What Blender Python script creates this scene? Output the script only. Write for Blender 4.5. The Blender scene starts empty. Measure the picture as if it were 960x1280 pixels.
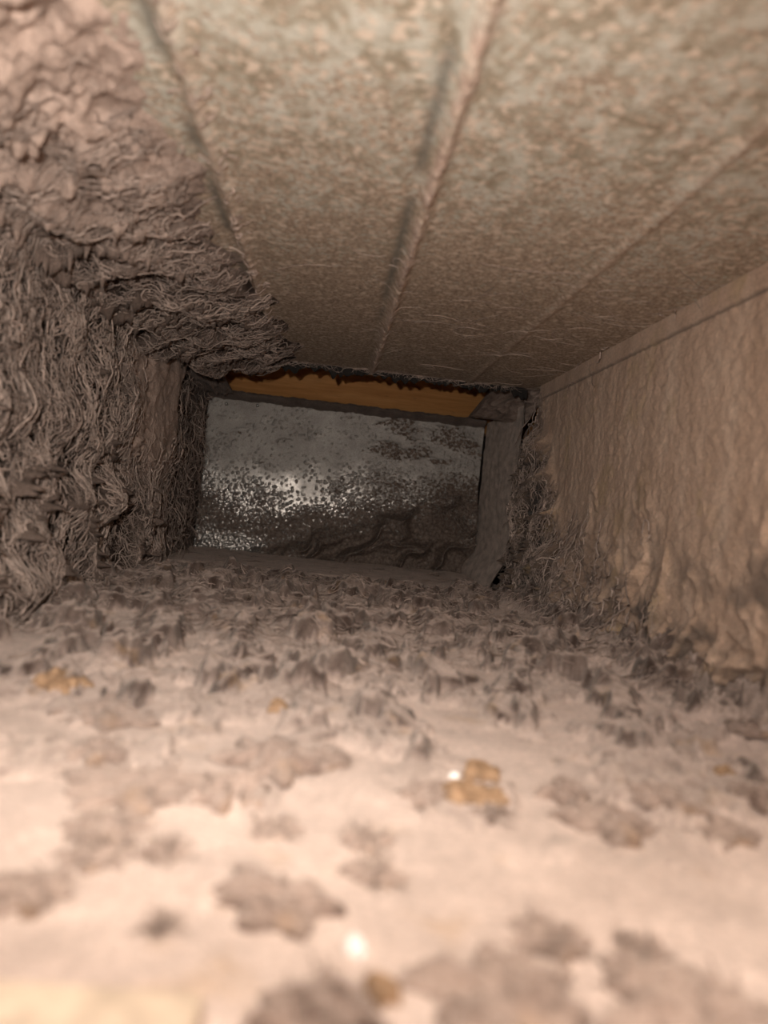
import bpy, math
import numpy as np
from mathutils import Matrix, Vector

scn = bpy.context.scene
col = scn.collection
R = np.random.RandomState

# ------------------------------------------------------------------ camera
# duct coordinates: X right, Y along the duct, Z up, camera at the origin, metres
F = 960.0
a = Vector((-67, 13, -F)).normalized()                 # duct axis seen from the camera
roll = math.radians(6.0)
u = Vector((math.cos(roll), -math.sin(roll), 0))
u = (u - a * u.dot(a)).normalized()
w = u.cross(a)
RC = Matrix((u, a, w))                                 # rows = world axes in camera space
cam_d = bpy.data.cameras.new('camera')
cam = bpy.data.objects.new('camera', cam_d)
col.objects.link(cam)
cam.matrix_world = RC.to_4x4()
cam_d.sensor_fit = 'VERTICAL'
cam_d.sensor_height = 36.0
cam_d.lens = 36.0 * F / 1280.0
cam_d.clip_start = 0.004
cam_d.clip_end = 20
cam_d.dof.use_dof = True
cam_d.dof.focus_distance = 0.66
cam_d.dof.aperture_fstop = 8.5
scn.camera = cam

# ------------------------------------------------------------------ light
world = bpy.data.worlds.new('world')
scn.world = world
world.use_nodes = True
bg = world.node_tree.nodes['Background']
bg.inputs[0].default_value = (1.0, 0.89, 0.79, 1)
bg.inputs[1].default_value = 3.0

lamp_d = bpy.data.lights.new('room_lamp', 'AREA')      # warm ceiling lamp of the room above the floor register
lamp_d.shape = 'DISK'
lamp_d.size = 0.9
lamp_d.energy = 15
lamp_d.color = (1.0, 0.85, 0.69)
lamp = bpy.data.objects.new('room_lamp', lamp_d)
col.objects.link(lamp)
lamp.location = (-0.1, -0.55, 1.7)
lamp.rotation_euler = (math.radians(20), 0, 0)

flash_d = bpy.data.lights.new('camera_torch', 'SPOT')  # the torch beside the lens
flash_d.energy = 3.4
flash_d.color = (1.0, 0.91, 0.82)
flash_d.spot_size = math.radians(98)
flash_d.spot_blend = 1.0
flash_d.shadow_soft_size = 0.003
flash = bpy.data.objects.new('camera_torch', flash_d)
col.objects.link(flash)
flash.location = (-0.022, 0.0, 0.022)
flash.rotation_euler = (math.radians(98), 0, 0)

scn.view_settings.view_transform = 'Standard'
scn.view_settings.look = 'None'
scn.view_settings.gamma = 1
scn.view_settings.use_curve_mapping = False
scn.view_settings.exposure = 0.5

# ------------------------------------------------------------------ dimensions
ZF, ZC, XL, XR = -0.0726, 0.1286, -0.1687, 0.1869
YE, YB, YN = 0.726, 0.943, -0.12
YO = 0.115                                             # the ceiling starts here; before it the duct is open to the room above


def px_ray(px, py):
    d = Vector(((px - 480) / F, (640 - py) / F, -1))
    return RC @ d


def on_floor(px, py, z=ZF):
    d = px_ray(px, py)
    return d * (z / d.z)


def at_y(px, py, y):
    d = px_ray(px, py)
    return d * (y / d.y)


# ------------------------------------------------------------------ numpy noise
_rng = R(7)
_perm = _rng.permutation(256)
_perm = np.concatenate([_perm, _perm, _perm])
_ang = _rng.rand(256) * 2 * np.pi
_gx, _gy = np.cos(_ang), np.sin(_ang)


def pn(x, y, seed=0):
    x = np.asarray(x, float) + seed * 37.31
    y = np.asarray(y, float) + seed * 91.77
    xi = np.floor(x).astype(int); yi = np.floor(y).astype(int)
    xf = x - xi; yf = y - yi
    uu = xf * xf * xf * (xf * (xf * 6 - 15) + 10)
    vv = yf * yf * yf * (yf * (yf * 6 - 15) + 10)
    xi &= 255; yi &= 255

    def g(ix, iy, dx, dy):
        h = _perm[_perm[ix & 255] + (iy & 255)]
        return _gx[h] * dx + _gy[h] * dy
    n00 = g(xi, yi, xf, yf); n10 = g(xi + 1, yi, xf - 1, yf)
    n01 = g(xi, yi + 1, xf, yf - 1); n11 = g(xi + 1, yi + 1, xf - 1, yf - 1)
    return ((n00 * (1 - uu) + n10 * uu) * (1 - vv) + (n01 * (1 - uu) + n11 * uu) * vv) * 1.5


def fbm(x, y, o=4, seed=0):
    s = 0; amp = .5
    for k in range(o):
        s = s + amp * pn(x, y, seed + k)
        x = x * 2.03; y = y * 2.03; amp *= .5
    return s


def ridge(x, y, seed=0, p=2.0):
    return np.clip(1 - np.abs(pn(x, y, seed)) * 1.6, 0, 1) ** p


def web(x, y, seed=0, p=2.0, warp=.5):
    """a network of curly ridges, 0..1"""
    wx = x + warp * pn(x * .9, y * .9, seed + 11) + .25 * warp * pn(x * 2.7, y * 2.7, seed + 12)
    wy = y + warp * pn(x * .9, y * .9, seed + 13) + .25 * warp * pn(x * 2.7, y * 2.7, seed + 14)
    r1 = ridge(wx, wy, seed, p)
    r2 = ridge(wx * 2.1, wy * 2.1, seed + 3, p)
    r3 = ridge(wx * 4.3, wy * 4.3, seed + 5, p)
    return r1 * .66 + r2 * .24 + r3 * .10


def sst(e0, e1, x):
    t = np.clip((x - e0) / (e1 - e0), 0, 1)
    return t * t * (3 - 2 * t)


def gauss(x, c, s):
    return np.exp(-((x - c) / s) ** 2)


# ------------------------------------------------------------------ object helpers
def tag(o, label=None, cat=None, group=None, kind=None):
    if label: o['label'] = label
    if cat: o['category'] = cat
    if group: o['group'] = group
    if kind: o['kind'] = kind
    return o


def link(name, me, mat, parent=None):
    o = bpy.data.objects.new(name, me)
    col.objects.link(o)
    if mat:
        me.materials.append(mat)
    if parent:
        o.parent = parent
    return o


def mesh_np(name, verts, faces, attrs=None, smooth=True):
    """verts (n,3), faces (m,k) arrays"""
    me = bpy.data.meshes.new(name)
    n, k = len(verts), faces.shape[1]
    m = len(faces)
    me.vertices.add(n)
    me.vertices.foreach_set('co', np.ascontiguousarray(verts, dtype=np.float32).ravel())
    me.loops.add(m * k)
    me.loops.foreach_set('vertex_index', np.ascontiguousarray(faces, dtype=np.int32).ravel())
    me.polygons.add(m)
    me.polygons.foreach_set('loop_start', np.arange(0, m * k, k, dtype=np.int32))
    if smooth:
        me.polygons.foreach_set('use_smooth', np.ones(m, dtype=bool))
    for nm, v in (attrs or {}).items():
        at = me.attributes.new(nm, 'FLOAT', 'POINT')
        at.data.foreach_set('value', np.ascontiguousarray(v, dtype=np.float32).ravel())
    me.update(calc_edges=True)
    return me


def grid_faces(na, nb, flip=False):
    i = np.arange(na * nb).reshape(na, nb)
    f = np.stack([i[:-1, :-1], i[1:, :-1], i[1:, 1:], i[:-1, 1:]], -1).reshape(-1, 4)
    return f[:, ::-1] if flip else f


def yspace(y0, y1, d0, d1):
    """positions along the duct, step d0 near, d1 far"""
    out = [y0]
    while out[-1] < y1:
        t = min(1, max(0, (out[-1] - .1) / .5))
        out.append(out[-1] + d0 + (d1 - d0) * t)
    out = np.array(out)
    return y0 + (out - y0) * (y1 - y0) / (out[-1] - y0)


class Field:
    """height field on one duct face; s is x or z, t is y"""
    def __init__(self, side, s, t, hfun, sag=0.0):
        self.side, self.s, self.t = side, s, t
        S, T = np.meshgrid(s, t, indexing='ij')
        self.H, self.L = hfun(S, T)
        self.S, self.T = S, T

    def pos(self, S, T, H):
        if self.side == 'floor': return np.stack([S, T, ZF + H], -1)
        if self.side == 'ceiling': return np.stack([S, T, ZC - H], -1)
        if self.side == 'left': return np.stack([XL + H, T, S], -1)
        if self.side == 'right': return np.stack([XR - H, T, S], -1)
        if self.side == 'back': return np.stack([S, YB - H, T], -1)

    def build(self, name, mat, jitter=0.0, droop=0.0):
        S, T = self.S, self.T
        if jitter:
            S = S + jitter * pn(S / .006, T / .006, 61) * np.minimum(1, self.H / .004)
            T = T + jitter * pn(S / .006, T / .006, 63) * np.minimum(1, self.H / .004)
        if droop:
            S = S - droop * self.H
        v = self.pos(S, T, self.H).reshape(-1, 3)
        flip = self.side in ('ceiling', 'left', 'back')
        if self.side == 'back': flip = False
        if self.side == 'left': flip = True
        me = mesh_np(name, v, grid_faces(len(self.s), len(self.t), flip),
                     {'lint': self.L})
        return link(name, me, mat)

    def soften(self, ws, wt, gain=1.0):
        """blurred copy of the relief: the level at which strands bridge the pits"""
        A = self.H.copy()
        for w_, ax in ((ws, 0), (wt, 1), (ws, 0), (wt, 1)):
            pad = [(0, 0), (0, 0)]; pad[ax] = (w_, w_)
            c_ = np.cumsum(np.pad(A, pad, mode='edge'), axis=ax)
            n_ = A.shape[ax]
            A = (np.take(c_, np.arange(n_) + 2 * w_, ax) - np.take(c_, np.arange(n_), ax)) / (2 * w_)
        f = Field.__new__(Field)
        f.side, f.s, f.t, f.S, f.T, f.L = self.side, self.s, self.t, self.S, self.T, self.L
        f.H = A * gain + .0005
        f.obj = self.obj
        return f

    def sample(self, S, T):
        i = np.clip(np.interp(S, self.s, np.arange(len(self.s))), 0, len(self.s) - 1.001)
        j = np.clip(np.interp(T, self.t, np.arange(len(self.t))), 0, len(self.t) - 1.001)
        i0 = i.astype(int); j0 = j.astype(int); fi = i - i0; fj = j - j0
        H = self.H
        return (H[i0, j0] * (1 - fi) * (1 - fj) + H[i0 + 1, j0] * fi * (1 - fj)
                + H[i0, j0 + 1] * (1 - fi) * fj + H[i0 + 1, j0 + 1] * fi * fj)


def tubes(name, P, rad, mat, lint=None):
    """P (n,k,3) polylines -> thin three-sided threads joined in one mesh"""
    n, k, _ = P.shape
    d = np.gradient(P, axis=1)
    d /= np.linalg.norm(d, axis=2, keepdims=True) + 1e-9
    ref = np.zeros_like(d); ref[..., 2] = 1
    ref[np.abs(d[..., 2]) > .9] = (1, 0, 0)
    e1 = np.cross(d, ref); e1 /= np.linalg.norm(e1, axis=2, keepdims=True) + 1e-9
    e2 = np.cross(d, e1)
    tp = np.sin(np.linspace(.25, np.pi - .25, k)) ** .5
    rr = np.asarray(rad).reshape(-1, 1) * tp[None]
    rings = []
    for q in range(3):
        an = q * 2 * np.pi / 3
        rings.append(P + (math.cos(an) * e1 + math.sin(an) * e2) * rr[..., None])
    V = np.stack(rings, 2).reshape(-1, 3)                 # n,k,3
    idx = np.arange(n * k * 3).reshape(n, k, 3)
    fs = []
    for q in range(3):
        q2 = (q + 1) % 3
        fs.append(np.stack([idx[:, :-1, q], idx[:, 1:, q], idx[:, 1:, q2], idx[:, :-1, q2]], -1).reshape(-1, 4))
    L = np.repeat(np.zeros(n) if lint is None else lint, k * 3)
    me = mesh_np(name, V, np.concatenate(fs), {'lint': L})
    return link(name, me, mat)


def threads_on(field, n, weight, rng, length=(.006, .018), k=9, lift=(.0003, .002), curl=.9, bias=None, biasw=.5):
    """curly threads lying on a field; weight(S,T,H)->0..1"""
    s0, s1, t0, t1 = field.s[0], field.s[-1], field.t[0], field.t[-1]
    S = rng.uniform(s0, s1, n * 14); T = rng.uniform(t0, t1, n * 14)
    H = field.sample(S, T)
    keep = np.flatnonzero(rng.rand(n * 14) < weight(S, T, H))[:n]
    S, T = S[keep], T[keep]
    m = len(S)
    ang = rng.uniform(0, 2 * np.pi, m)
    if bias is not None:
        ang = np.where(rng.rand(m) < biasw, bias + rng.normal(0, .35, m), ang)
    turn = rng.normal(0, curl * .5, m)
    step = rng.uniform(length[0], length[1], m) / (k - 1)
    lf = rng.uniform(lift[0], lift[1], m)
    pts = []
    for q in range(k):
        h = field.sample(S, T)
        bow = math.sin(math.pi * q / (k - 1))
        pts.append(field.pos(S, T, h + lf * (.25 + bow)))
        S = np.clip(S + np.cos(ang) * step, s0, s1); T = np.clip(T + np.sin(ang) * step, t0, t1)
        ang = ang + turn + rng.normal(0, curl * .35, m)
    return np.stack(pts, 1)


def box_me(name, x0, x1, y0, y1, z0, z1):
    v = np.array([[x, y, z] for x in (x0, x1) for y in (y0, y1) for z in (z0, z1)])
    f = np.array([[0, 1, 3, 2], [4, 6, 7, 5], [0, 4, 5, 1], [2, 3, 7, 6], [0, 2, 6, 4], [1, 5, 7, 3]])
    return mesh_np(name, v, f, smooth=False)


# ------------------------------------------------------------------ materials
def new_mat(name):
    m = bpy.data.materials.new(name)
    m.use_nodes = True
    nt = m.node_tree
    return m, nt, nt.nodes['Principled BSDF']


def nd(nt, typ, **kw):
    n = nt.nodes.new(typ)
    for k_, v_ in kw.items():
        if k_ in n.inputs: n.inputs[k_].default_value = v_
        else: setattr(n, k_, v_)
    return n


def mix(nt, fac, c1, c2, blend='MIX'):
    n = nt.nodes.new('ShaderNodeMix'); n.data_type = 'RGBA'; n.blend_type = blend
    for sock, val in ((0, fac), (6, c1), (7, c2)):
        if hasattr(val, 'is_output'): nt.links.new(val, n.inputs[sock])
        elif sock == 0: n.inputs[0].default_value = val
        else: n.inputs[sock].default_value = (*val, 1)
    return n.outputs[2]


def ramp(nt, src, stops):
    n = nt.nodes.new('ShaderNodeValToRGB')
    el = n.color_ramp.elements
    while len(el) > 1: el.remove(el[-1])
    for i, (p, c) in enumerate(stops):
        e = el[0] if i == 0 else el.new(p)
        e.position = p
        c = (c, c, c) if not hasattr(c, '__len__') else c
        e.color = (*c, 1)
    nt.links.new(src, n.inputs[0])
    return n.outputs[0]


def noise(nt, scale, detail=4, rough=.55, stretch=None, dist=0.0):
    tc = nd(nt, 'ShaderNodeTexCoord')
    mp = nd(nt, 'ShaderNodeMapping')
    if stretch: mp.inputs['Scale'].default_value = stretch
    nt.links.new(tc.outputs['Object'], mp.inputs['Vector'])
    n = nd(nt, 'ShaderNodeTexNoise', Scale=scale, Detail=detail, Roughness=rough, Distortion=dist)
    nt.links.new(mp.outputs[0], n.inputs['Vector'])
    return n.outputs['Fac']


def bump(nt, bs, src, strength, dist):
    b = nd(nt, 'ShaderNodeBump', Strength=strength, Distance=dist)
    nt.links.new(src, b.inputs['Height'])
    nt.links.new(b.outputs[0], bs.inputs['Normal'])


def attr(nt, nm='lint'):
    n = nd(nt, 'ShaderNodeAttribute'); n.attribute_name = nm
    return n.outputs['Fac']


def dust_mat(name, pale, dark, sheen=.3, bumpd=.0011, warm=None, settle_light=.0):
    m, nt, bs = new_mat(name)
    ge = nd(nt, 'ShaderNodeNewGeometry')
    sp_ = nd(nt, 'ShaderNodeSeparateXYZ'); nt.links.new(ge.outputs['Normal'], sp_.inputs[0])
    up = ramp(nt, sp_.outputs['Z'], [(.72, 1), (.985, 1 - settle_light)])       # upward sides paler: settled dust, with light from above painted in
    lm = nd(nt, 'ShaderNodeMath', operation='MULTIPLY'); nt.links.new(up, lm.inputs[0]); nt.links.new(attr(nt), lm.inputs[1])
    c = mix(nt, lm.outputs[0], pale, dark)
    n1 = noise(nt, 60, 5, .6)
    c = mix(nt, 1.0, c, ramp(nt, n1, [(.3, 1.12), (.75, .72)]), 'MULTIPLY')
    if warm:
        n2 = noise(nt, 42, 3, .6)
        c = mix(nt, ramp(nt, n2, [(.6, 0), (.72, .45)]), c, warm)
    n3 = noise(nt, 700, 3, .7)
    c = mix(nt, 1.0, c, ramp(nt, n3, [(.3, .72), (.7, 1.2)]), 'MULTIPLY')
    nt.links.new(c, bs.inputs['Base Color'])
    bs.inputs['Roughness'].default_value = 1
    bs.inputs['Specular IOR Level'].default_value = .05
    bs.inputs['Sheen Weight'].default_value = sheen
    bs.inputs['Sheen Roughness'].default_value = .45
    bs.inputs['Sheen Tint'].default_value = (.95, .85, .78, 1)
    bump(nt, bs, noise(nt, 420, 5, .75), .9, bumpd)
    return m


PALE = (.52, .43, .375)
DARK = (.15, .112, .095)
M = {}
M['floor_dust'] = dust_mat('pale_floor_dust', (.585, .465, .41), (.062, .042, .035), warm=(.42, .27, .15), settle_light=.66)
M['clump'] = dust_mat('brown_lint_clump', (.54, .41, .35), (.11, .075, .062), warm=(.42, .25, .13), settle_light=.32)
M['lint'] = dust_mat('brown_grey_lint', (.53, .41, .35), (.036, .026, .022), sheen=.04)
M['lint_dark'] = dust_mat('dark_lint_and_shade', (.20, .16, .14), (.05, .038, .032), sheen=.2)
M['thread'] = dust_mat('lint_threads', (.62, .495, .43), (.13, .095, .08), sheen=.2)


def ceiling_mat():
    m, nt, bs = new_mat('dusty_galvanised_ceiling')
    sp = noise(nt, 105, 5, .65, (1, .7, 1), .3)            # spangle patches
    metal = ramp(nt, sp, [(.34, (.26, .22, .16)), (.45, (.35, .315, .25)), (.53, (.47, .455, .39)), (.64, (.54, .53, .47)), (.74, (.42, .39, .32))])
    tc = nd(nt, 'ShaderNodeTexCoord')
    sep = nd(nt, 'ShaderNodeSeparateXYZ'); nt.links.new(tc.outputs['Object'], sep.inputs[0])
    # settled dust covers more of the sheet deeper into the duct
    rate = nd(nt, 'ShaderNodeMapRange'); nt.links.new(sep.outputs['Y'], rate.inputs['Value'])
    for k_, v_ in (('From Min', .16), ('From Max', .52), ('To Min', -.01), ('To Max', .30)): rate.inputs[k_].default_value = v_
    n = noise(nt, 330, 4, .7)
    n2 = noise(nt, 34, 3, .6)
    ad = nd(nt, 'ShaderNodeMath', operation='ADD'); nt.links.new(n, ad.inputs[0]); nt.links.new(rate.outputs[0], ad.inputs[1])
    ad2 = nd(nt, 'ShaderNodeMath', operation='MULTIPLY_ADD'); nt.links.new(n2, ad2.inputs[0]); ad2.inputs[1].default_value = .35; nt.links.new(ad.outputs[0], ad2.inputs[2])
    dm = ramp(nt, ad2.outputs[0], [(.74, 0), (.82, 1)])
    ad3 = nd(nt, 'ShaderNodeMath', operation='MAXIMUM'); nt.links.new(dm, ad3.inputs[0]); nt.links.new(attr(nt), ad3.inputs[1])
    dust = mix(nt, ramp(nt, noise(nt, 520, 3, .7), [(.35, 0), (.65, 1)]), (.22, .17, .13), (.57, .455, .355))
    c = mix(nt, ad3.outputs[0], metal, dust)
    spk = ramp(nt, noise(nt, 230, 2, .5), [(.57, 0), (.64, .85)])
    c = mix(nt, spk, c, (.64, .535, .44))
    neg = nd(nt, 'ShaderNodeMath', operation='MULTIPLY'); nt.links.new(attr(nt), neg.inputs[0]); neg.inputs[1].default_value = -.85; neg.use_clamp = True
    c = mix(nt, neg.outputs[0], c, (.17, .16, .135))          # exposed sheet beside the left seam, painted shadow beside the middle one
    c = mix(nt, attr(nt), c, mix(nt, ramp(nt, noise(nt, 260, 3, .7), [(.35, 0), (.65, 1)]), (.40, .285, .23), (.64, .51, .44)))
    nt.links.new(c, bs.inputs['Base Color'])
    bs.inputs['Roughness'].default_value = .8
    bs.inputs['Specular IOR Level'].default_value = .15
    bump(nt, bs, noise(nt, 420, 4, .7), .8, .0010)
    return m


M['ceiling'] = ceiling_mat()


def wall_mat():
    m, nt, bs = new_mat('tan_dust_on_sheet_metal')
    n1 = noise(nt, 55, 4, .6, (1, 1, .35))
    c = ramp(nt, n1, [(.3, (.49, .335, .24)), (.55, (.60, .43, .32)), (.75, (.66, .50, .385))])
    c = mix(nt, attr(nt), c, (.04, .030, .026))
    c = mix(nt, 1.0, c, ramp(nt, noise(nt, 560, 3, .7), [(.3, .78), (.7, 1.15)]), 'MULTIPLY')
    n2 = noise(nt, 30, 3, .6)
    c = mix(nt, ramp(nt, n2, [(.58, 0), (.72, .45)]), c, (.48, .34, .17))
    nt.links.new(c, bs.inputs['Base Color'])
    bs.inputs['Roughness'].default_value = 1
    bs.inputs['Specular IOR Level'].default_value = .05
    bs.inputs['Sheen Weight'].default_value = .2
    bump(nt, bs, noise(nt, 330, 5, .75), 1.0, .0018)
    return m


M['wall'] = wall_mat()


def plate_mat():
    m, nt, bs = new_mat('dull_galvanised_plate')
    n1 = noise(nt, 45, 5, .65)
    c = ramp(nt, n1, [(.3, (.28, .26, .24)), (.6, (.40, .38, .355)), (.8, (.50, .48, .45))])
    sp = noise(nt, 900, 3, .8)
    tc = nd(nt, 'ShaderNodeTexCoord'); sz = nd(nt, 'ShaderNodeSeparateXYZ'); nt.links.new(tc.outputs['Object'], sz.inputs[0])
    bz = nd(nt, 'ShaderNodeMath', operation='MULTIPLY_ADD'); nt.links.new(noise(nt, 40, 4, .6), bz.inputs[0]); bz.inputs[1].default_value = .08; nt.links.new(sz.outputs['Z'], bz.inputs[2])
    film = nd(nt, 'ShaderNodeMapRange'); nt.links.new(bz.outputs[0], film.inputs['Value'])      # dust film on the upper part, bare zinc below
    for k_, v_ in (('From Min', .035), ('From Max', .085), ('To Min', 0), ('To Max', 1)): film.inputs[k_].default_value = v_
    c = mix(nt, film.outputs[0], (.40, .385, .365), c)
    c = mix(nt, ramp(nt, sp, [(.48, 0), (.62, .6)]), c, (.15, .125, .105))
    fk = noise(nt, 260, 4, .62, (1, 1, 1.25))
    ma = nd(nt, 'ShaderNodeMath', operation='MULTIPLY_ADD'); nt.links.new(attr(nt), ma.inputs[0]); ma.inputs[1].default_value = .62; nt.links.new(fk, ma.inputs[2])
    msk = ramp(nt, ma.outputs[0], [(.75, 0), (.81, 1)])
    dst = mix(nt, ramp(nt, noise(nt, 300, 4, .7), [(.35, 0), (.7, 1)]), (.07, .053, .043), (.26, .20, .165))
    c = mix(nt, msk, c, dst)
    nt.links.new(c, bs.inputs['Base Color'])
    inv = nd(nt, 'ShaderNodeMath', operation='MULTIPLY_ADD'); nt.links.new(msk, inv.inputs[0])
    mt = nd(nt, 'ShaderNodeMath', operation='MULTIPLY_ADD'); nt.links.new(film.outputs[0], mt.inputs[0]); mt.inputs[1].default_value = -.48; mt.inputs[2].default_value = .68
    inv.inputs[1].default_value = -.92; nt.links.new(mt.outputs[0], inv.inputs[2]); inv.use_clamp = True
    nt.links.new(inv.outputs[0], bs.inputs['Metallic'])
    rg = nd(nt, 'ShaderNodeMath', operation='MULTIPLY_ADD'); nt.links.new(msk, rg.inputs[0])
    rf = nd(nt, 'ShaderNodeMath', operation='MULTIPLY_ADD'); nt.links.new(film.outputs[0], rf.inputs[0]); rf.inputs[1].default_value = .26; rf.inputs[2].default_value = .24
    rg.inputs[1].default_value = .5; nt.links.new(rf.outputs[0], rg.inputs[2])
    nt.links.new(rg.outputs[0], bs.inputs['Roughness'])
    ba = nd(nt, 'ShaderNodeMath', operation='MULTIPLY_ADD'); nt.links.new(msk, ba.inputs[0]); ba.inputs[1].default_value = .6; nt.links.new(noise(nt, 500, 4, .7), ba.inputs[2])
    bump(nt, bs, ba.outputs[0], .28, .0008)
    return m


M['plate'] = plate_mat()


def wood_mat():
    m, nt, bs = new_mat('orange_pine_joist')
    n1 = noise(nt, 60, 5, .6, (.12, 1, 2.2), .8)
    c = ramp(nt, n1, [(.3, (.56, .25, .08)), (.55, (.70, .34, .12)), (.75, (.77, .41, .17))])
    c = mix(nt, ramp(nt, noise(nt, 900, 3, .6, (.05, 1, 1.5)), [(.4, 0), (.75, .5)]), c, (.34, .14, .04))
    c = mix(nt, ramp(nt, noise(nt, 38, 5, .7, (.6, 1, 2)), [(.62, 0), (.74, .8)]), c, (.09, .06, .04))
    nt.links.new(c, bs.inputs['Base Color'])
    bs.inputs['Roughness'].default_value = .7
    bump(nt, bs, n1, .3, .0006)
    return m


M['wood'] = wood_mat()


def plain(name, c, rough=.8, metal=0.0, sc=200, var=.25):
    m, nt, bs = new_mat(name)
    n = noise(nt, sc, 4, .6)
    cc = ramp(nt, n, [(.3, tuple(x * (1 - var) for x in c)), (.7, tuple(min(1, x * (1 + var)) for x in c))])
    nt.links.new(cc, bs.inputs['Base Color'])
    bs.inputs['Roughness'].default_value = rough
    bs.inputs['Metallic'].default_value = metal
    bump(nt, bs, n, .3, .0005)
    return m


M['blackout'] = plain('blackout_shell', (.045, .035, .03), 1)  # dark so that gaps opening onto the added shell look black
M['steel'] = plain('bare_steel', (.62, .62, .6), .35, 1.0, 300, .1)
M['sheet'] = plain('sheet_metal_back', (.3, .28, .24), .6, .5)
M['pine_lip'] = plain('pale_pine_lip', (.56, .45, .35), .7)
M['crumb_gold'] = plain('golden_brown_crumb', (.27, .17, .10), .8, 0, 300, .4)
M['crumb_white'] = plain('white_grain', (.9, .88, .84), .4)
M['black'] = plain('black_shadow_and_trim', (.012, .010, .009), .9)  # also the black of the painted shadow under the ceiling edge

# ------------------------------------------------------------------ unseen dark shell added round the duct to keep light out
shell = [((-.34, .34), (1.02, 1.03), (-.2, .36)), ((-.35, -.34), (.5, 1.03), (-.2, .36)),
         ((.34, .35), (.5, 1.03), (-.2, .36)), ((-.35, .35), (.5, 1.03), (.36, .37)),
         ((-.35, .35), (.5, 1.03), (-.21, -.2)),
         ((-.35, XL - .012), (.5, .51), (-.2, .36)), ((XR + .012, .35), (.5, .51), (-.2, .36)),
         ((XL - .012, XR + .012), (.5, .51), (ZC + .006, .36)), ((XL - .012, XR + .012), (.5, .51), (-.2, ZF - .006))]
for nm, b in zip(('blackout_back', 'blackout_left', 'blackout_right', 'blackout_top', 'blackout_bottom',
                  'blackout_front_left', 'blackout_front_right', 'blackout_front_top', 'blackout_front_bottom'), shell):
    tag(link(nm, box_me(nm, *b[0], *b[1], *b[2]), M['blackout']), kind='structure')

# ------------------------------------------------------------------ floor
tag(link('floor', box_me('floor', XL - .004, XR + .004, YN, YB, ZF - .004, ZF - .001), M['sheet']), kind='structure')


def h_floor(x, y):
    far = sst(.30, .50, y) * (1 - sst(.675, .715, y))
    w1 = web(x / .030, y / .045, 1, 3.0, .7)
    w2 = web(x / .010, y / .016, 2, 2.2, .7)
    patch = sst(-.3, .2, fbm(x / .07, y / .10, 3, 5))
    lf = fbm(x / .024 + .3 * pn(x / .012, y / .012, 7), y / .034, 3, 8)
    zone = sst(.16, .36, y) * (1 - sst(.655, .70, y))
    lump = sst(.03, .17, lf - .05 * sst(.45, .22, y)) * zone
    tex = fbm(x / .007, y / .010, 3, 6)
    H = far * (.0015 + .0025 * w1 * (.35 + .65 * patch) + .0018 * w2)
    H += lump * (.0062 + .0055 * np.clip(lf, 0, .6) / .3 + .0035 * tex) * (.6 + .4 * patch)
    L = np.maximum(far * .18, sst(.03, .25, lump) * (.85 + .5 * tex))
    # near part: smooth pale dust, broken small clumps
    near = 1 - far
    warp = .010 * pn(x / .03, y / .03, 21)
    cl = fbm((x + warp) / .045, (y + warp) / .045, 5, 23)
    c = sst(.02, .10, cl + .05 * sst(.2, .36, y)) * (1 - sst(.70, .74, y)) * sst(.12, .22, y)
    det = web(x / .010, y / .012, 25, 2, .6)
    H += near * (c * (.0012 + .0045 * det) + .0010 * (fbm(x / .05, y / .03, 3, 27) + .5))
    L = np.maximum(L, near * c * (.5 + .45 * sst(.5, .1, det)))
    # lint drift along the foot of both walls
    wr = .045 + .03 * pn(y / .07, y * 0, 31)
    r = sst(wr, .0, XR - x) * sst(.16, .32, y) * (1 - sst(.70, .735, y))
    H += r * (.002 + .020 * web(x / .022, y / .024, 33, 2.2, .7))
    L = np.maximum(L, r * np.clip(1.1 - 1.3 * web(x / .012, y / .012, 35, 2.2), 0, 1))
    l = sst(.03, 0, x - XL) * sst(.25, .45, y) * (1 - sst(.70, .735, y))
    H += l * (.002 + .016 * web(x / .018, y / .02, 37, 2, .7))
    L = np.maximum(L, l * .6)
    # fine dust beyond the joint
    end = sst(.735, .76, y)
    H += end * (.0015 + .0015 * fbm(x / .02, y / .02, 4, 43)) + gauss(y, .733, .006) * .003
    H += .0006 * pn(x / .003, y / .003, 45) * (1 - end) * far
    return np.maximum(H, 0), np.clip(L, 0, 1)


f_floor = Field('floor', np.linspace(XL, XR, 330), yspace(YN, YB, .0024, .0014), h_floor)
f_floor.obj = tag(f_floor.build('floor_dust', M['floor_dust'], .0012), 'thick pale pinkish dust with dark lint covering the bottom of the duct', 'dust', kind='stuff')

# ------------------------------------------------------------------ left wall
tag(link('wall_left', box_me('wall_left', XL - .006, XL - .003, YN, YE, ZF, ZC), M['sheet']), kind='structure')


def ropes(z, y, sz, sy, seed, p):
    """ropy strands running down a wall, merging and splitting"""
    wy = y / sy + .55 * pn(z / sz * 1.6, y / sy * .6, seed) + .25 * pn(z / sz * 4, y / sy * 1.6, seed + 1)
    return ridge(wy, z / sz + .3 * pn(z / sz, y / sy, seed + 2), seed + 3, p)


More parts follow.
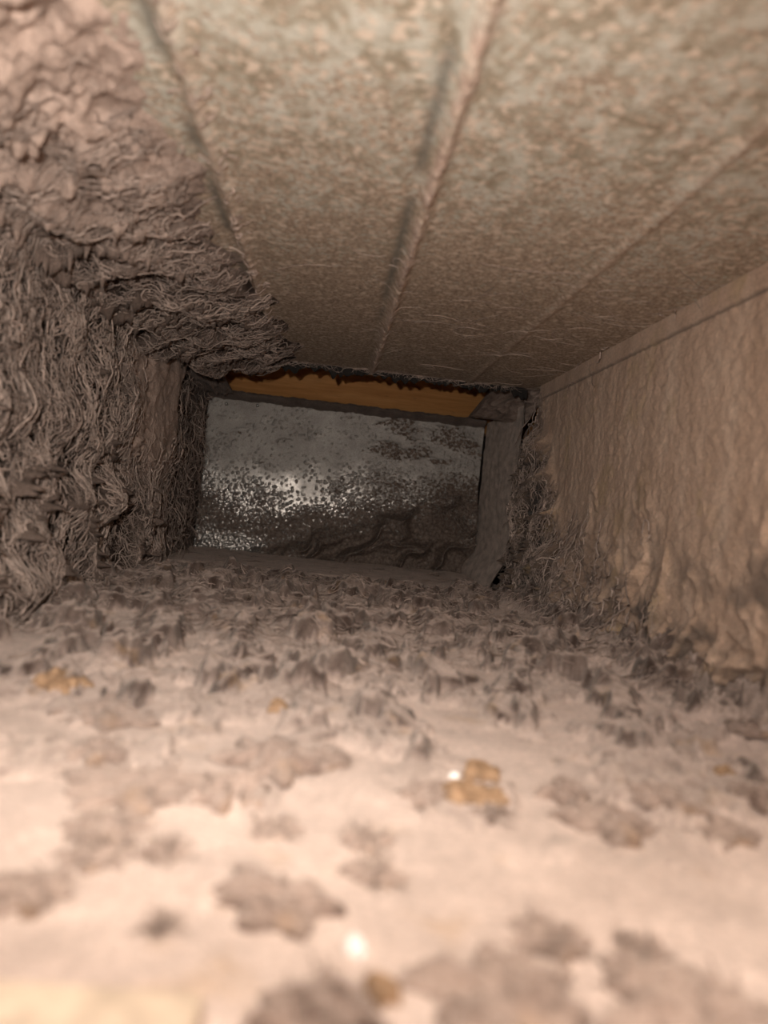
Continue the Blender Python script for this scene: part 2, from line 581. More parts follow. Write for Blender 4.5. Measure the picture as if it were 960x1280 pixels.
def h_left(z, y):
    zz = (z - ZF) / (ZC - ZF)
    smooth = sst(.53, .60, y) * sst(.30, .55, zz) + .6 * sst(.62, .68, y)
    smooth = np.clip(smooth * (.9 + .6 * fbm(z / .04, y / .05, 3, 51)), 0, 1)
    k = 1 - smooth * .9
    low = sst(.75, .1, zz)
    rp = ropes(z, y, .060, .060, 52, 2.6)
    rq = ropes(z, y, .024, .030, 57, 2.4)
    w2 = web(z / .013, y / .024, 55, 2.2, .8)
    fz = pn(z / .0035, y / .005, 59)
    H = .003 + k * ((.008 + .014 * low) * rp + .009 * rq + .010 * w2 + .0012 * fz)
    H += .010 * smooth + .006 * fbm(z / .05, y / .04, 3, 60)
    H *= 1 - .75 * sst(.700, YE, y) * (1 - smooth)
    H += .007 * sst(.55, .71, y) * sst(.30, .55, zz)
    q = np.clip(rp * (.5 + .4 * low) + rq * .45 + w2 * .35 + .10 * fz, 0, 1)
    L = np.clip(k * (.82 + .18 * sst(.8, .45, q)), 0, 1) * (1 - smooth)  # pits between the ropes painted darker in place of shade
    L *= .30 + .70 * sst(.12, .45, y)
    return H, L


f_left = Field('left', np.linspace(ZF, ZC, 210), yspace(YN, YE, .0020, .0012), h_left)
f_left.obj = tag(f_left.build('wall_lint', M['lint'], .0006, .1), 'shaggy brown-grey lint hanging in ragged webs on the left side of the duct', 'lint', kind='stuff')

# ------------------------------------------------------------------ ceiling
SEAMS = (-.0576, .0265, .119)


def h_ceil(x, y):
    H = .0012 + .0004 * fbm(x / .008, y / .008, 3, 71)
    L = 0 * x; bare_shade = 0 * x
    for k, sx in enumerate(SEAMS):
        g = gauss(x, sx + .0008 * pn(y / .02, y * 0, 73 + k), .0027 if k != 2 else .003)
        amp = (.0032, .0046, .0016)[k]
        H += amp * g * (1 + .35 * pn(x / .004, y / .006, 76))
        H -= .0010 * gauss(x, sx - .007, .003) * (k != 2)
        if k < 2: bare_shade = bare_shade + gauss(x, sx - .0062, .0026) * sst(-.35, .1, pn(y / .05, y * 0 + k, 79)) * sst(.64, .4, y)  # at the middle seam this paints the shadow on its left
        L = np.maximum(L, g * np.clip((.35, .9, .3)[k] * (.8 + .8 * pn(x / .006, y / .012, 77 + k)), 0, 1))
    return np.maximum(H, 0), np.clip(L, 0, 1) - np.clip(bare_shade, 0, 1)


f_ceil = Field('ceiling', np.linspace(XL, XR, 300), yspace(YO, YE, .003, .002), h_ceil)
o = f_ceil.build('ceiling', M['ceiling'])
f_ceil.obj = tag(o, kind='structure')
tag(link('ceiling_sheet', box_me('ceiling_sheet', XL - .004, XR + .004, YO, YE - .012, ZC + .0005, ZC + .003), M['sheet'], o))


def h_ceil_lint(x, y):
    edge = -.072 + .010 * pn(y / .05, y * 0, 81) + .026 * sst(.36, .58, y)
    m = sst(edge + .012, edge - .030, x)
    near_wall = sst(.09, .0, x - XL)
    m = m * (.4 + .6 * sst(.10, .40, y + .15 * near_wall))
    rp = ropes(x, y, .045, .040, 82, 2.4)
    w2 = web(x / .015, y / .020, 85, 2.2, .8)
    fz = pn(x / .0035, y / .005, 86)
    hole = sst(-.25, .10, fbm(x / .03, y / .03, 3, 88) + .5 * m)
    H = m * hole * (.002 + (.010 + .010 * near_wall) * rp + .011 * w2 + .007 * near_wall + .0012 * fz)
    sm = gauss(y, .68, .03) * gauss(x, -.15, .02)
    H = H * (1 - .6 * sm)
    H = H - .003 * sst(.12, .02, m * hole)
    q = np.clip(rp * .75 + w2 * .6 + .1 * fz, 0, 1)
    L = (.78 + .22 * sst(.85, .45, q)) * (.06 + .94 * sst(.20, .50, y))  # pits in the matting darkened in colour to stand for shade
    return H, L


f_clint = Field('ceiling', np.linspace(XL, -.035, 140), yspace(YO, YE, .0018, .0012), h_ceil_lint)
tag(link('unseen_bounce_wall', box_me('unseen_bounce_wall', XL - .004, XR + .004, YN - .004, YN, ZF, ZC), M['floor_dust']), kind='structure')  # unseen end wall, made pale to bounce light up to the ceiling
f_clint.obj = tag(f_clint.build('ceiling_lint', M['lint'], .0006), 'matted scalloped lint clinging to the top left of the duct', 'lint', kind='stuff')

# ------------------------------------------------------------------ right wall
def h_right(z, y):
    zz = (z - ZF) / (ZC - ZF)
    H = .002 + .0008 * fbm(z / .012, y / .010, 3, 91) + .0006 * pn(z / .005, y / .006, 90)
    low = sst(.55, .05, zz + .25 * fbm(y / .05, z / .12, 3, 92))
    wy = y + .010 * pn(z / .03, y / .03, 93) + .003 * pn(z / .01, y / .01, 89)
    drip = ridge(wy / .034, z / .05, 94, 4) * sst(-.3, .3, fbm(z / .03, y / .05, 3, 104))
    drip2 = ridge(wy / .013, z / .014, 96, 3) * sst(-.3, .3, fbm(z / .02, y / .04, 3, 105))
    far = sst(.42, .62, y)
    w1 = web(z / .034, y / .015, 97, 3.5, .8)
    w2 = web(z / .013, y / .022, 99, 2.2, .8)
    H += low * (.0085 * drip + .0030 * drip2) + .0004 * drip2
    top = .38 + .50 * sst(.60, .70, y)
    zone = np.clip(far * sst(top + .12, top - .20, zz + .1 * pn(y / .03, z / .05, 98)), 0, 1)
    rp = ropes(z, y, .055, .045, 107, 3.0)
    H += zone * (.017 * rp + .010 * w2 + .001 * pn(z / .0035, y / .0035, 108))
    foot = sst(.20, .0, zz + .12 * pn(y / .04, z / .2, 106)) * sst(.14, .3, y)
    wf = web(z / .02, y / .02, 101, 2.4, .7)
    H += foot * .012 * wf
    L = zone * (.85 + .15 * sst(.7, .3, rp * .7 + .5 * w2))  # gaps among the ropes get painted shade
    L = np.maximum(L, foot * np.clip(1 - 1.3 * wf, 0, 1))
    L = np.maximum(L, low * .85 * sst(.55, .25, drip) * sst(.12, .42, fbm(z / .03, y / .04, 3, 103) + .16))
    # folded strip under the ceiling
    strip = sst(ZC - .0135, ZC - .0125, z)
    H = H * (1 - strip) + strip * .0036
    L = L * (1 - strip)
    L = np.maximum(L, .8 * gauss(z, ZC - .0132, .0007))
    return H, L


YR = .706
f_right = Field('right', np.linspace(ZF, ZC, 210), yspace(YN, YR, .0020, .0012), h_right)
f_right.obj = tag(f_right.build('wall_right', M['wall'], .0008, .15), kind='structure')
tag(link('trim_1', box_me('trim_1', XR - .0012, XR + .004, YN, YR, ZC - .0022, ZC - .0008), M['black']), kind='structure')

# ------------------------------------------------------------------ end section behind the joint
def h_endr(z, y):
    H = .004 + .0015 * fbm(z / .015, y / .015, 4, 111) + .006 * gauss(y, .735, .012)
    zz = (z - ZF) / (ZC - ZF)
    H += .016 * sst(.22, .0, zz)
    return H, np.clip(.2 + .9 * fbm(z / .008, y / .02, 4, 113), 0, 1)


f_endr = Field('right', np.linspace(ZF, ZC - .012, 120), np.linspace(.735, YB, 130), h_endr)
M['panel'] = dust_mat('pale_panel_dust', (.76, .65, .58), (.30, .24, .21), sheen=.2)
tag(f_endr.build('wall_end_right', M['panel']), kind='structure')


def h_endl(z, y):
    w1 = web(z / .03, y / .02, 115, 1.8, .7)
    fil = sst(.030, .0, z - ZF) * sst(.90, .80, y)
    return .001 + (1 - fil) * (.010 * w1 + .004 * web(z / .012, y / .02, 117)) + .012 * fil, np.clip(.55 + .45 * sst(.5, .2, w1) - 1.2 * fil, 0, 1)


f_endl = Field('left', np.linspace(ZF, ZC - .012, 140), np.linspace(.745, YB - .004, 120), h_endl)
f_endl.obj = tag(f_endl.build('wall_end_left', M['lint_dark'], .002, .2), kind='structure')  # dark lint colour also carries the shade of the recess

# ------------------------------------------------------------------ back plate
ZP = .113
def h_back(x, z):
    zz = (z - ZF) / (ZP - ZF); xx = (x - XL) / (XR - XL)
    diag = zz + .28 * (xx - .5) * -1
    # flakes in the middle, thick waves low on the right
    mid = gauss(zz, .46 - .06 * (xx - .4), .17)
    fl = pn(x / .0042 + .5 * pn(x / .01, z / .01, 121), z / .0030, 122) + .7 * pn(x / .0020, z / .0018, 123) + .5 * fbm(x / .03, z / .02, 3, 133)
    hb = .72 * (xx - .20) + .10 * fbm(x / .05, z / .05, 3, 129)          # top of the thick drift
    heavy = sst(-.02, .10, hb - zz)
    cover = sst(.62, -.12, zz - np.maximum(hb, 0) * .65)
    dens = .08 + .09 * sst(.8, .5, zz) + cover * .62 + .30 * fbm(x / .05, z / .03, 4, 124) - .16 * gauss(xx, .40, .14) * gauss(zz, .45, .14)
    flake = sst(-.05, .10, fl + (dens - .55) * 1.5)
    upper = sst(.30, .55, fbm(x / .05, z / .02, 4, 126) + .55 * sst(.4, 1.0, zz) * sst(.35, .8, xx) + .05)
    wav = ridge((z * 1.0 - x * .55) / .030 + .6 * pn(x / .03, z / .03, 127), (x + z) / .10, 128, 1.6)
    H = .0012 * flake + heavy * (0.002 + .024 * wav + .003 * web(x / .012, z / .010, 130)) + .0008 * upper
    L = np.maximum(np.clip(dens, 0, .6), heavy * (.44 + .34 * sst(.8, .2, wav) + .25 * fbm(x / .02, z / .015, 3, 135)))  # drift valleys darkened in colour, shade the frontal torch doesn't give
    L = np.clip(np.maximum(L, upper * .5), 0, 1)
    L = L * (1 - .9 * sst(.16, .04, zz) * sst(.30, .18, xx))
    return H + .001, L


f_back = Field('back', np.linspace(XL + .010, XR - .007, 360), np.linspace(ZF, ZP, 200), h_back)
tag(f_back.build('wall_back', M['plate']), kind='structure')

# dusty folded lip along the top of the plate
def tube_strip(name, xs, prof, mat, nz=.0015, seed=0, lint=.6, parent=None):
    """sweep an open y/z profile along x with ragged noise"""
    P = np.array(prof)
    V = np.zeros((len(xs), len(P), 3))
    for j, (y, z) in enumerate(P):
        V[:, j, 0] = xs
        V[:, j, 1] = y + nz * fbm(xs / .012, xs * 0 + j * 1.7, 4, seed)
        V[:, j, 2] = z + nz * fbm(xs / .012, xs * 0 + j * 1.7 + 9, 4, seed + 5)
    L = np.clip(lint + .4 * fbm(V[..., 0] / .02, V[..., 1] / .02 + V[..., 2] / .02, 3, seed + 9), 0, 1)
    return link(name, mesh_np(name, V.reshape(-1, 3), grid_faces(len(xs), len(P)), {'lint': L}), mat, parent)


xs = np.linspace(XL + .004, XR - .008, 260)
prof = [(YB - .002, ZP - .003), (YB - .010, ZP - .001), (YB - .016, ZP + .002), (YB - .017, ZP + .004),
        (YB - .012, ZP + .0065), (YB - .004, ZP + .0075), (YB + .006, ZP + .006), (YB + .006, ZP - .004)]
tag(tube_strip('trim_2', xs, prof, M['lint_dark'], .0028, 141, .35), kind='structure')

# joist seen through the torn gap
jm = bpy.data.objects.new('wood_joist', None); col.objects.link(jm)
jm.location = (0, .985, .108)
b = box_me('joist_face', -.33, .33, 0, .03, 0, .28)
link('joist_face', b, M['wood'], jm)
tag(jm, 'orange-brown pine joist showing through the torn gap at the top of the end', 'joist')

# ------------------------------------------------------------------ threads of lint
rng = R(11)


def crest_ropes(field, n, weight, length, k, along, lift, pull=.25, coil=(.0004, .0022), spread=.6):
    s0, s1, t0, t1 = field.s[0], field.s[-1], field.t[0], field.t[-1]
    S = rng.uniform(s0, s1, n * 14); T = rng.uniform(t0, t1, n * 14)
    keep = np.flatnonzero(rng.rand(n * 14) < weight(S, T, field.sample(S, T)))[:n]
    S, T = S[keep], T[keep]; m = len(S)
    ang = along + rng.normal(0, spread, m) + np.pi * (rng.rand(m) < .5)
    step = rng.uniform(length[0], length[1], m) / (k - 1)
    lf = rng.uniform(lift[0], lift[1], m)
    ca = rng.uniform(coil[0], coil[1], m); cf = rng.uniform(.5, 1.5, m); cp = rng.uniform(0, 6.28, m)
    e = .004
    pts = []
    for q in range(k):
        S = np.clip(S, s0, s1); T = np.clip(T, t0, t1)
        a_ = cp + cf * q
        Sc = np.clip(S + ca * np.cos(a_), s0, s1); Tc = np.clip(T + ca * 1.1 * np.cos(a_ * .8 + 1), t0, t1)
        pts.append(field.pos(Sc, Tc, field.sample(Sc, Tc) + lf + ca * .45 * np.sin(a_)))
        ang = ang + rng.normal(0, .40, m) + .15 * np.sin(2 * (along - ang))
        S = S + np.cos(ang) * step; T = T + np.sin(ang) * step
        gs = field.sample(S + e, T) - field.sample(S - e, T)
        gt = field.sample(S, T + e) - field.sample(S, T - e)
        g = np.sqrt(gs ** 2 + gt ** 2) + 1e-6
        S = S + gs / g * step * pull; T = T + gt / g * step * pull
    return np.stack(pts, 1)


def crest(field, soft):
    return lambda S, T: .06 + .94 * sst(-.0015, .0025, field.sample(S, T) - soft.sample(S, T))


s_left = f_left.soften(8, 7, 1.3)
s_clint = f_clint.soften(5, 5, 1.15)
s_right = f_right.soften(8, 7, 1.25)
s_floor = f_floor.soften(4, 6, 1.08)
c_left, c_clint, c_right, c_floor = crest(f_left, s_left), crest(f_clint, s_clint), crest(f_right, s_right), crest(f_floor, s_floor)


def rope_set(name, label, field, n, weight, rad, lint, *a_, **k_):
    P = crest_ropes(field, n, weight, *a_, **k_)
    m = len(P)
    tag(tubes(name, P, rad[0] + (rad[1] - rad[0]) * rng.rand(m) ** 2, M['thread'], rng.rand(m) ** 1.2 * lint), label, kind='stuff').parent = field.obj


rope_set('lint_ropes', 'pale ropy lint strands running down the left side', s_left, 4200,
         lambda S, T, H: c_left(S, T) * sst(.2, .35, T) * (1 - .98 * sst(.535, .59, T + .02 * pn(S / .02, T / .02, 50)) * sst(.0, .035, S)), (.00018, .0008), .7, (.010, .045), 16, 0, (-.001, .0035))
rope_set('lint_ropes', 'pale ropy lint strands across the top left corner', s_clint, 1900,
         lambda S, T, H: c_clint(S, T) * sst(.2, .35, T) * sst(.002, .006, H), (.00018, .0007), .7, (.010, .035), 16, 0, (-.001, .003))
rope_set('lint_ropes', 'pale ropy lint strands on the lower right side', s_right, 2100,
         lambda S, T, H: c_right(S, T) * sst(.36, .5, T) * sst(.004, .009, H), (.00018, .0008), .6, (.010, .045), 16, 0, (-.001, .004))
rope_set('lint_ropes', 'pale ropy lint strands looping over the floor dust', s_floor, 2200,
         lambda S, T, H: c_floor(S, T) * sst(.28, .42, T) * sst(.002, .006, H), (.00016, .0005), 1.0, (.008, .030), 14, 0, (-.0005, .002), .0, (.0004, .0022), 1.2)


def thread_set(name, label, field, n, weight, rad, lint, *a_, **k_):
    P = threads_on(field, n, weight, rng, *a_, **k_)
    m = len(P)
    tag(tubes(name, P, rng.uniform(rad[0], rad[1], m), M['thread'], rng.rand(m) ** 1.5 * lint), label, kind='stuff').parent = field.obj


thread_set('lint_threads', 'fine curly lint threads tangled over the left side', s_left, 2200,
           lambda S, T, H: c_left(S, T) * sst(.2, .42, T) * (1 - .95 * sst(.535, .59, T + .02 * pn(S / .02, T / .02, 50)) * sst(.0, .035, S)), (.00010, .00022), .8, (.005, .016), 9, (.0002, .003), 1.6)
thread_set('lint_threads', 'fine curly lint threads hanging from the top left corner', s_clint, 2000,
           lambda S, T, H: c_clint(S, T) * sst(.002, .008, H) * sst(.22, .45, T), (.00010, .00022), .8, (.005, .016), 9, (.0002, .0025), 1.6)
thread_set('lint_threads', 'curly lint threads webbed over the lower right corner', s_right, 1700,
           lambda S, T, H: c_right(S, T) * sst(.004, .009, H) * sst(.36, .55, T), (.00010, .00022), .7, (.005, .018), 9, (.0002, .004), 1.6)
thread_set('lint_threads', 'fine fuzzy lint threads matted over the floor dust', s_floor, 2600,
           lambda S, T, H: c_floor(S, T) * sst(.001, .006, H) * sst(.26, .42, T), (.00010, .00022), .8, (.004, .014), 8, (.0002, .002), 1.6)
thread_set('seam_fuzz', 'curly crumbs of lint caught along the left ceiling seam', f_ceil, 420,
           lambda S, T, H: gauss(S, -.056, .0035), (.00020, .00055), .5, (.004, .012), 9, (.0002, .0025), 1.6)
thread_set('seam_fuzz', 'fine fuzz caught along the middle ceiling seam', f_ceil, 300,
           lambda S, T, H: gauss(S, .0268, .0025), (.00010, .00028), .4, (.003, .008), 7, (.0002, .0012), 1.4)
thread_set('stray_threads', 'long stray threads stuck to the galvanised top of the duct', f_ceil, 70,
           lambda S, T, H: sst(-.02, .03, S) * sst(.3, .42, T), (.00012, .00026), .3, (.02, .07), 14, (.0002, .0006), .35)

# ------------------------------------------------------------------ torn end of the ceiling
def ragged(name, x0, x1, y, z_top, drop, mat, seed, thick=.0012, lint=.3, parent=None):
    n = 420
    xs_ = np.linspace(x0, x1, n)
    d = drop * (.55 + 1.1 * np.abs(fbm(xs_ / .02, xs_ * 0, 4, seed)) + .5 * np.clip(pn(xs_ / .006, xs_ * 0, seed + 3), 0, 1))
    yw = y + .002 * fbm(xs_ / .03, xs_ * 0, 3, seed + 5)
    rows = []
    for fy, fz in ((0, 0), (0, .6), (0, 1), (1, 1), (1, .6), (1, 0)):
        rows.append(np.stack([xs_, yw + thick * fy, z_top - d * fz], -1))
    V = np.stack(rows, 1)
    me = mesh_np(name, V.reshape(-1, 3), grid_faces(n, 6, True), {'lint': np.full(n * 6, lint)}, smooth=False)
    return link(name, me, mat, parent)


ceil_o = bpy.data.objects['ceiling']
ragged('edge_shadow', XL + .02, XR - .01, YE + .002, ZC + .003, .0135, M['black'], 151, parent=ceil_o)['label'] = 'black strip painted in for the shadow under the torn ceiling edge'  # strip stands in for the shadow below the ceiling edge
ragged('dust_fringe', XL + .005, XR - .005, YE - .002, ZC + .001, .0032, M['lint'], 161, .003, .3, ceil_o)
n = 260
x0 = rng.uniform(XL + .02, XR - .02, n); P = []
ph = rng.uniform(0, 6.28, n); ln = rng.uniform(.003, .014, n); dx = rng.normal(0, 1, n) * .8
for q in range(7):
    t_ = q / 6
    P.append(np.stack([x0 + dx * ln * t_ + .0012 * np.sin(ph + 5 * t_), YE - .002 + .002 * np.cos(ph + 4 * t_), ZC - .001 - ln * .45 * t_ + .001 * np.sin(2 * ph + 6 * t_)], -1))
fr = tubes('fringe_threads', np.stack(P, 1), rng.uniform(.00010, .00024, n), M['thread'], rng.rand(n) * .5)
fr.parent = ceil_o; fr['kind'] = 'stuff'


# lint-covered corner flaps at either end of the gap
def flap(name, corners, label, cat, mat, seed, bulge=.006, lint=.4, parent=None, thick=.004):
    A, B, C_, D = [np.array(c_) for c_ in corners]
    m_ = 50
    uu, vv = np.meshgrid(np.linspace(0, 1, m_), np.linspace(0, 1, m_), indexing='ij')
    Pp = (A * ((1 - uu) * (1 - vv))[..., None] + B * (uu * (1 - vv))[..., None] + C_ * (uu * vv)[..., None] + D * ((1 - uu) * vv)[..., None])
    nrm = np.cross(B - A, D - A); nrm /= np.linalg.norm(nrm)
    if nrm[1] > 0: nrm = -nrm
    h = bulge * (web(uu * 3, vv * 3, seed, 2) + .5 * fbm(uu * 6, vv * 6, 3, seed + 4))
    edge = np.minimum(np.minimum(uu, 1 - uu), np.minimum(vv, 1 - vv))
    Fr = Pp + nrm * (h * sst(0, .12, edge))[..., None]
    Bk = Pp - nrm * thick
    V = np.concatenate([Fr.reshape(-1, 3), Bk.reshape(-1, 3)])
    f1 = grid_faces(m_, m_); f2 = grid_faces(m_, m_, True) + m_ * m_
    i = np.arange(m_ * m_).reshape(m_, m_)
    ring = np.concatenate([i[0, :-1], i[:-1, -1], i[-1, :0:-1], i[:0:-1, 0]])
    nx = np.roll(ring, -1)
    f3 = np.stack([ring, nx, nx + m_ * m_, ring + m_ * m_], -1)
    L = np.clip(lint + .5 * (.5 - web(uu * 3, vv * 3, seed, 2)), 0, 1).ravel()
    o_ = link(name, mesh_np(name, V, np.concatenate([f1, f2, f3]), {'lint': np.concatenate([L, L])}), mat, parent)
    if label: tag(o_, label, cat)
    return o_


def P3(px, py, y): return tuple(at_y(px, py, y))


flap('corner_flap', [P3(585, 521, .90), P3(622, 476, .79), P3(692, 480, .735), P3(655, 530, .78)],
     'lint-coated bent metal flap at the right end of the orange gap', 'metal flap', M['lint'], 171, .006, .5)
flap('corner_flap', [P3(266, 445, .80), P3(292, 492, .90), P3(240, 488, .90), P3(212, 440, .76)],
     'lint-covered dark flap at the left end of the orange gap', 'metal flap', M['lint_dark'], 181, .010, .3)


# lint ropes strung across the open joints
def ropes_between(parent, name, label, n, pa, pb, rad, sag, mat, jit=.004, seed=0, lint=.5):
    r_ = R(seed)
    k = 12
    P = []
    A = np.array([pa(r_) for _ in range(n)]); B = np.array([pb(r_, a_) for a_ in A])
    ph = r_.uniform(0, 6.28, (n, 3)); fq = r_.uniform(3, 9, (n, 3)); am = r_.uniform(.3, 1, (n, 3)) * jit
    for q in range(k):
        t_ = q / (k - 1)
        p_ = A + (B - A) * t_ + am * np.sin(ph + fq * t_) * math.sin(math.pi * t_)
        p_[:, 2] -= sag * math.sin(math.pi * t_)
        P.append(p_)
    tag(tubes(name, np.stack(P, 1), r_.uniform(rad[0], rad[1], n), mat, r_.rand(n) * lint), label, kind='stuff').parent = parent


ropes_between(f_right.obj, 'lint_web', 'lint ropes strung down the open joint on the right', 170,
              lambda r_: (XR - r_.uniform(.002, .012), r_.uniform(.675, .735), r_.uniform(-.06, .105)),
              lambda r_, a_: (XR - r_.uniform(.000, .016), a_[1] + r_.normal(0, .014), max(ZF + .002, a_[2] - r_.uniform(.01, .05))),
              (.00025, .0008), 0, M['thread'], .005, 201, .9)
ropes_between(f_endl.obj, 'lint_web', 'dark lint ropes hanging in the open joint on the left', 620,
              lambda r_: (XL + r_.uniform(.004, .018), r_.uniform(.72, .90), r_.uniform(-.05, .115)),
              lambda r_, a_: (a_[0] + r_.normal(0, .006), a_[1] + r_.normal(0, .02), max(ZF + .002, a_[2] - r_.uniform(.01, .05))),
              (.0002, .0007), 0, M['thread'], .008, 203, 1.0)

# rivets on the plate and the pale lip of the opening
for px_, py_, lb in ((283, 505, 'tiny shiny rivet at the top left of the end plate'), (322, 507, 'brighter small rivet right of the first on the end plate')):
    c_ = at_y(px_, py_, YB - .003)
    an = np.linspace(0, 2 * np.pi, 14, endpoint=False)
    V = [(c_.x, c_.y - .0022, c_.z)]
    for rr_, dy in ((.0012, -.0018), (.0019, -.0006), (.0020, .0025)):
        V += [(c_.x + rr_ * math.cos(t_), c_.y + dy, c_.z + rr_ * math.sin(t_)) for t_ in an]
    me = bpy.data.meshes.new('rivet')
    fs = [(0, 1 + q, 1 + (q + 1) % 14) for q in range(14)]
    for r0 in (1, 15):
        fs += [(r0 + q, r0 + 14 + q, r0 + 14 + (q + 1) % 14, r0 + (q + 1) % 14) for q in range(14)]
    me.from_pydata(V, [], fs); me.shade_smooth()
    tag(link('rivet', me, M['steel']), lb, 'rivet')

# ------------------------------------------------------------------ clumps and crumbs lying on the floor
def clump(name, label, cat, px, py, wpx, hpx, mat, seed, lint=.8, tall=.7, deep=.75, fuzz=60, group=None):
    c_ = on_floor(px, py + hpx * .4)
    dist = c_.y
    rx = wpx * dist / F / 2
    hz = hpx * dist / F * tall
    ry = max(rx * deep, hz * .8)
    na, nb = 56, 22
    th = np.linspace(0, 2 * np.pi, na, endpoint=False)[:, None]
    ph = np.linspace(0, 1, nb)[None]
    r_out = 1 + .95 * fbm(np.cos(th) * 1.8 + 3, np.sin(th) * 1.8, 4, seed)
    X = rx * r_out * np.cos(th) * np.sin(ph * np.pi / 2) ** .8
    Y = ry * r_out * np.sin(th) * np.sin(ph * np.pi / 2) ** .8
    rough = web(X / .008, Y / .008, seed + 3, 2) - .3 + 1.2 * fbm(X / .012, Y / .010, 4, seed + 7)
    Z = hz * (np.cos(ph * np.pi / 2) ** .8 * (.75 + .6 * rough)) * np.ones_like(X)
    Z = np.maximum(Z, 0)
    Z[:, -1] = 0
    Z[:, 0] = Z[:, 0].mean()
    L = np.clip(lint * (.75 + .5 * rough), 0, 1)
    V = np.stack([X, Y, Z], -1)
    i = np.arange(na * nb).reshape(na, nb); j = np.roll(i, -1, 0)
    f_ = np.stack([i[:, :-1], i[:, 1:], j[:, 1:], j[:, :-1]], -1).reshape(-1, 4)
    o_ = link(name, mesh_np(name, V.reshape(-1, 3), f_, {'lint': L}), mat)
    zf = float(f_floor.sample(np.array([c_.x]), np.array([c_.y]))[0])
    o_.location = (c_.x, c_.y, ZF + zf * .6)
    tag(o_, label, cat, group)
    if fuzz:
        r_ = R(seed)
        a0 = r_.uniform(0, 6.28, fuzz); q0 = r_.uniform(.1, .95, fuzz)
        ii = (a0 / 6.2832 * na).astype(int) % na; jj = (q0 * (nb - 1)).astype(int)
        p_ = V[ii, jj].copy(); d_ = r_.normal(0, 1, (fuzz, 3)); d_[:, 2] = np.abs(d_[:, 2]) * .6
        d_ /= np.linalg.norm(d_, axis=1, keepdims=True)
        st = r_.uniform(.0003, .0008, (fuzz, 1)); pts = []
        for q in range(7):
            pts.append(p_.copy()); p_ = p_ + d_ * st
            d_ += r_.normal(0, .35, d_.shape); d_[:, 2] -= .12
            d_ /= np.linalg.norm(d_, axis=1, keepdims=True)
        P_ = np.stack(pts, 1); P_[..., 2] = np.maximum(P_[..., 2], .0003)
        t_ = tubes('fibres', P_, r_.uniform(.00010, .00022, fuzz), M['thread'], r_.rand(fuzz) * .8)
        t_.parent = o_; t_['kind'] = 'stuff'
    return o_


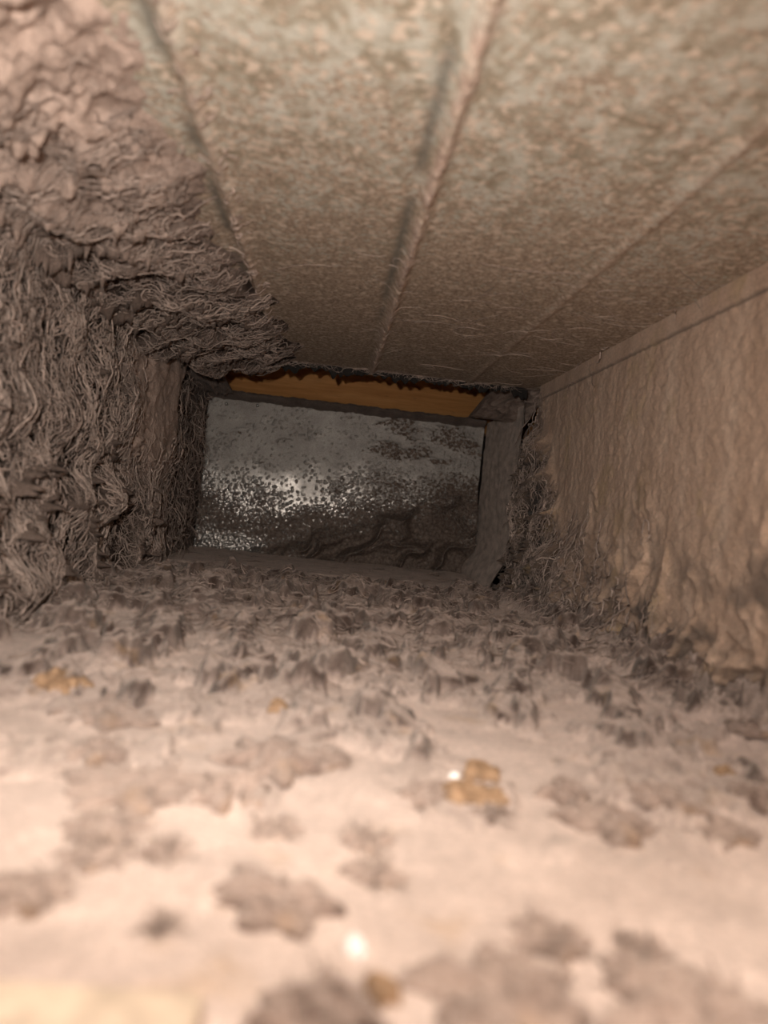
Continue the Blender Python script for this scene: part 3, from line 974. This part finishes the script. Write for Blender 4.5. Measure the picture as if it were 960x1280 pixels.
FL, GO = M['clump'], M['crumb_gold']
CL = [
    (345, 1112, 135, 56, FL, .75, 'large dark lint clump with a raised tip, left of centre in the foreground'),
    (165, 972, 150, 36, FL, .65, 'long flat brown clump on the left above two smaller ones'),
    (130, 1028, 95, 28, FL, .7, 'brown-grey clump directly below the long flat one on the left'),
    (120, 1068, 85, 18, FL, .6, 'thin low clump, lowest of the three stacked on the left'),
    (205, 1058, 50, 40, FL, .6, 'small brownish clump right of the three stacked on the left'),
    (35, 1105, 100, 44, FL, .6, 'blurry brown clump at the left edge of the foreground'),
    (200, 1155, 26, 26, FL, .8, 'small dark round bit of lint alone in the left foreground'),
    (345, 940, 130, 48, FL, .65, 'broad purplish-brown clump in the middle distance left of centre'),
    (410, 942, 60, 36, FL, .7, 'small dark clump touching the broad purplish-brown one on its right'),
    (285, 978, 90, 50, FL, .5, 'soft greyish clump just below the broad purplish-brown one'),
    (120, 935, 70, 40, FL, .6, 'brown clump with a pale dot near the left edge'),
    (135, 880, 130, 34, FL, .7, 'dark ragged clump right behind the golden-brown one on the left'),
    (40, 822, 60, 34, FL, .6, 'dark clump farthest back on the left edge'),
    (708, 978, 60, 54, FL, .55, 'grey pointed clump shaped like a tiny peak'),
    (757, 1015, 120, 44, FL, .65, 'wide grey-brown clump below the pointed grey one'),
    (765, 1046, 30, 18, FL, .85, 'small dark speck under the wide grey-brown clump'),
    (830, 1000, 90, 40, FL, .6, 'flat grey clump between the pointed one and the right edge'),
    (938, 985, 64, 56, FL, .85, 'darkest chunky clump at the right edge'),
    (895, 1030, 110, 30, FL, .6, 'low tan clump in front of the darkest one at the right edge'),
    (540, 985, 80, 40, FL, .5, 'tan clump in the centre in front of the golden chip'),
    (612, 1018, 40, 26, FL, .85, 'dark lump at the right end of the central tan clumps'),
    (345, 1032, 60, 20, FL, .4, 'faint low clump beside the pale patch in the left centre'),
    (455, 1040, 60, 36, FL, .4, 'soft faint brown clump in the centre foreground'),
    (690, 1168, 90, 32, FL, .6, 'brown clump lying on the white dust in the right foreground'),
    (800, 1180, 60, 24, FL, .55, 'smaller brown clump right of the one on the white dust'),
    (470, 1085, 70, 30, FL, .35, 'pale blurry clump below the soft brown one at centre'),
    (405, 1245, 150, 84, FL, .95, 'big blurred dark brown mass at the bottom centre'),
    (625, 1225, 230, 74, FL, .75, 'long blurred purplish mass right of the bottom centre'),
    (865, 1248, 240, 60, FL, .65, 'blurred purplish mass in the bottom right corner'),
    (855, 838, 70, 70, FL, .9, 'tall dark lint tuft at the foot of the right wall'),
    (935, 915, 60, 30, FL, .85, 'dark lint tuft at the right edge below the wall'),
    (75, 855, 60, 34, GO, .5, 'golden-brown crumb on the left side in the middle distance'),
    (600, 958, 50, 30, GO, .5, 'golden-brown chip in the centre beside a white grain'),
    (590, 995, 70, 34, GO, .5, 'larger golden-brown flake in front of the golden chip'),
    (345, 890, 26, 22, GO, .5, 'small orange crumb in the middle distance left of centre'),
    (478, 1232, 46, 44, GO, .5, 'blurred orange crumb at the bottom centre'),
    (905, 968, 30, 26, GO, .5, 'brown crumb on top of the darkest clump at the right edge'),
]
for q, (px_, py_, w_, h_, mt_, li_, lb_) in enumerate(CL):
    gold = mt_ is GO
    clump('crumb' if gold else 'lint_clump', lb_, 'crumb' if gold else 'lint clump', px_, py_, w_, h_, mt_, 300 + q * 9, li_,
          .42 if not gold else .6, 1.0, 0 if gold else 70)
clump('white_grain', 'round white grain shining in the blurred centre foreground', 'grain', 445, 1180, 26, 26, M['crumb_white'], 900, 0, .9, .9, 0)
clump('white_grain', 'tiny white grain beside the golden chip in the middle', 'grain', 567, 968, 13, 12, M['crumb_white'], 905, 0, .9, .9, 0)

# pale timber edge of the opening at the bottom left
cA = on_floor(0, 1262); cB = on_floor(330, 1272)
me = box_me('opening_lip', XL, -.010, .03, (cA.y + cB.y) / 2, ZF, ZF + .004)
o_ = link('trim_3', me, M['pine_lip']); bv = o_.modifiers.new('bevel', 'BEVEL'); bv.width = .0012; bv.segments = 2
tag(o_, kind='structure')
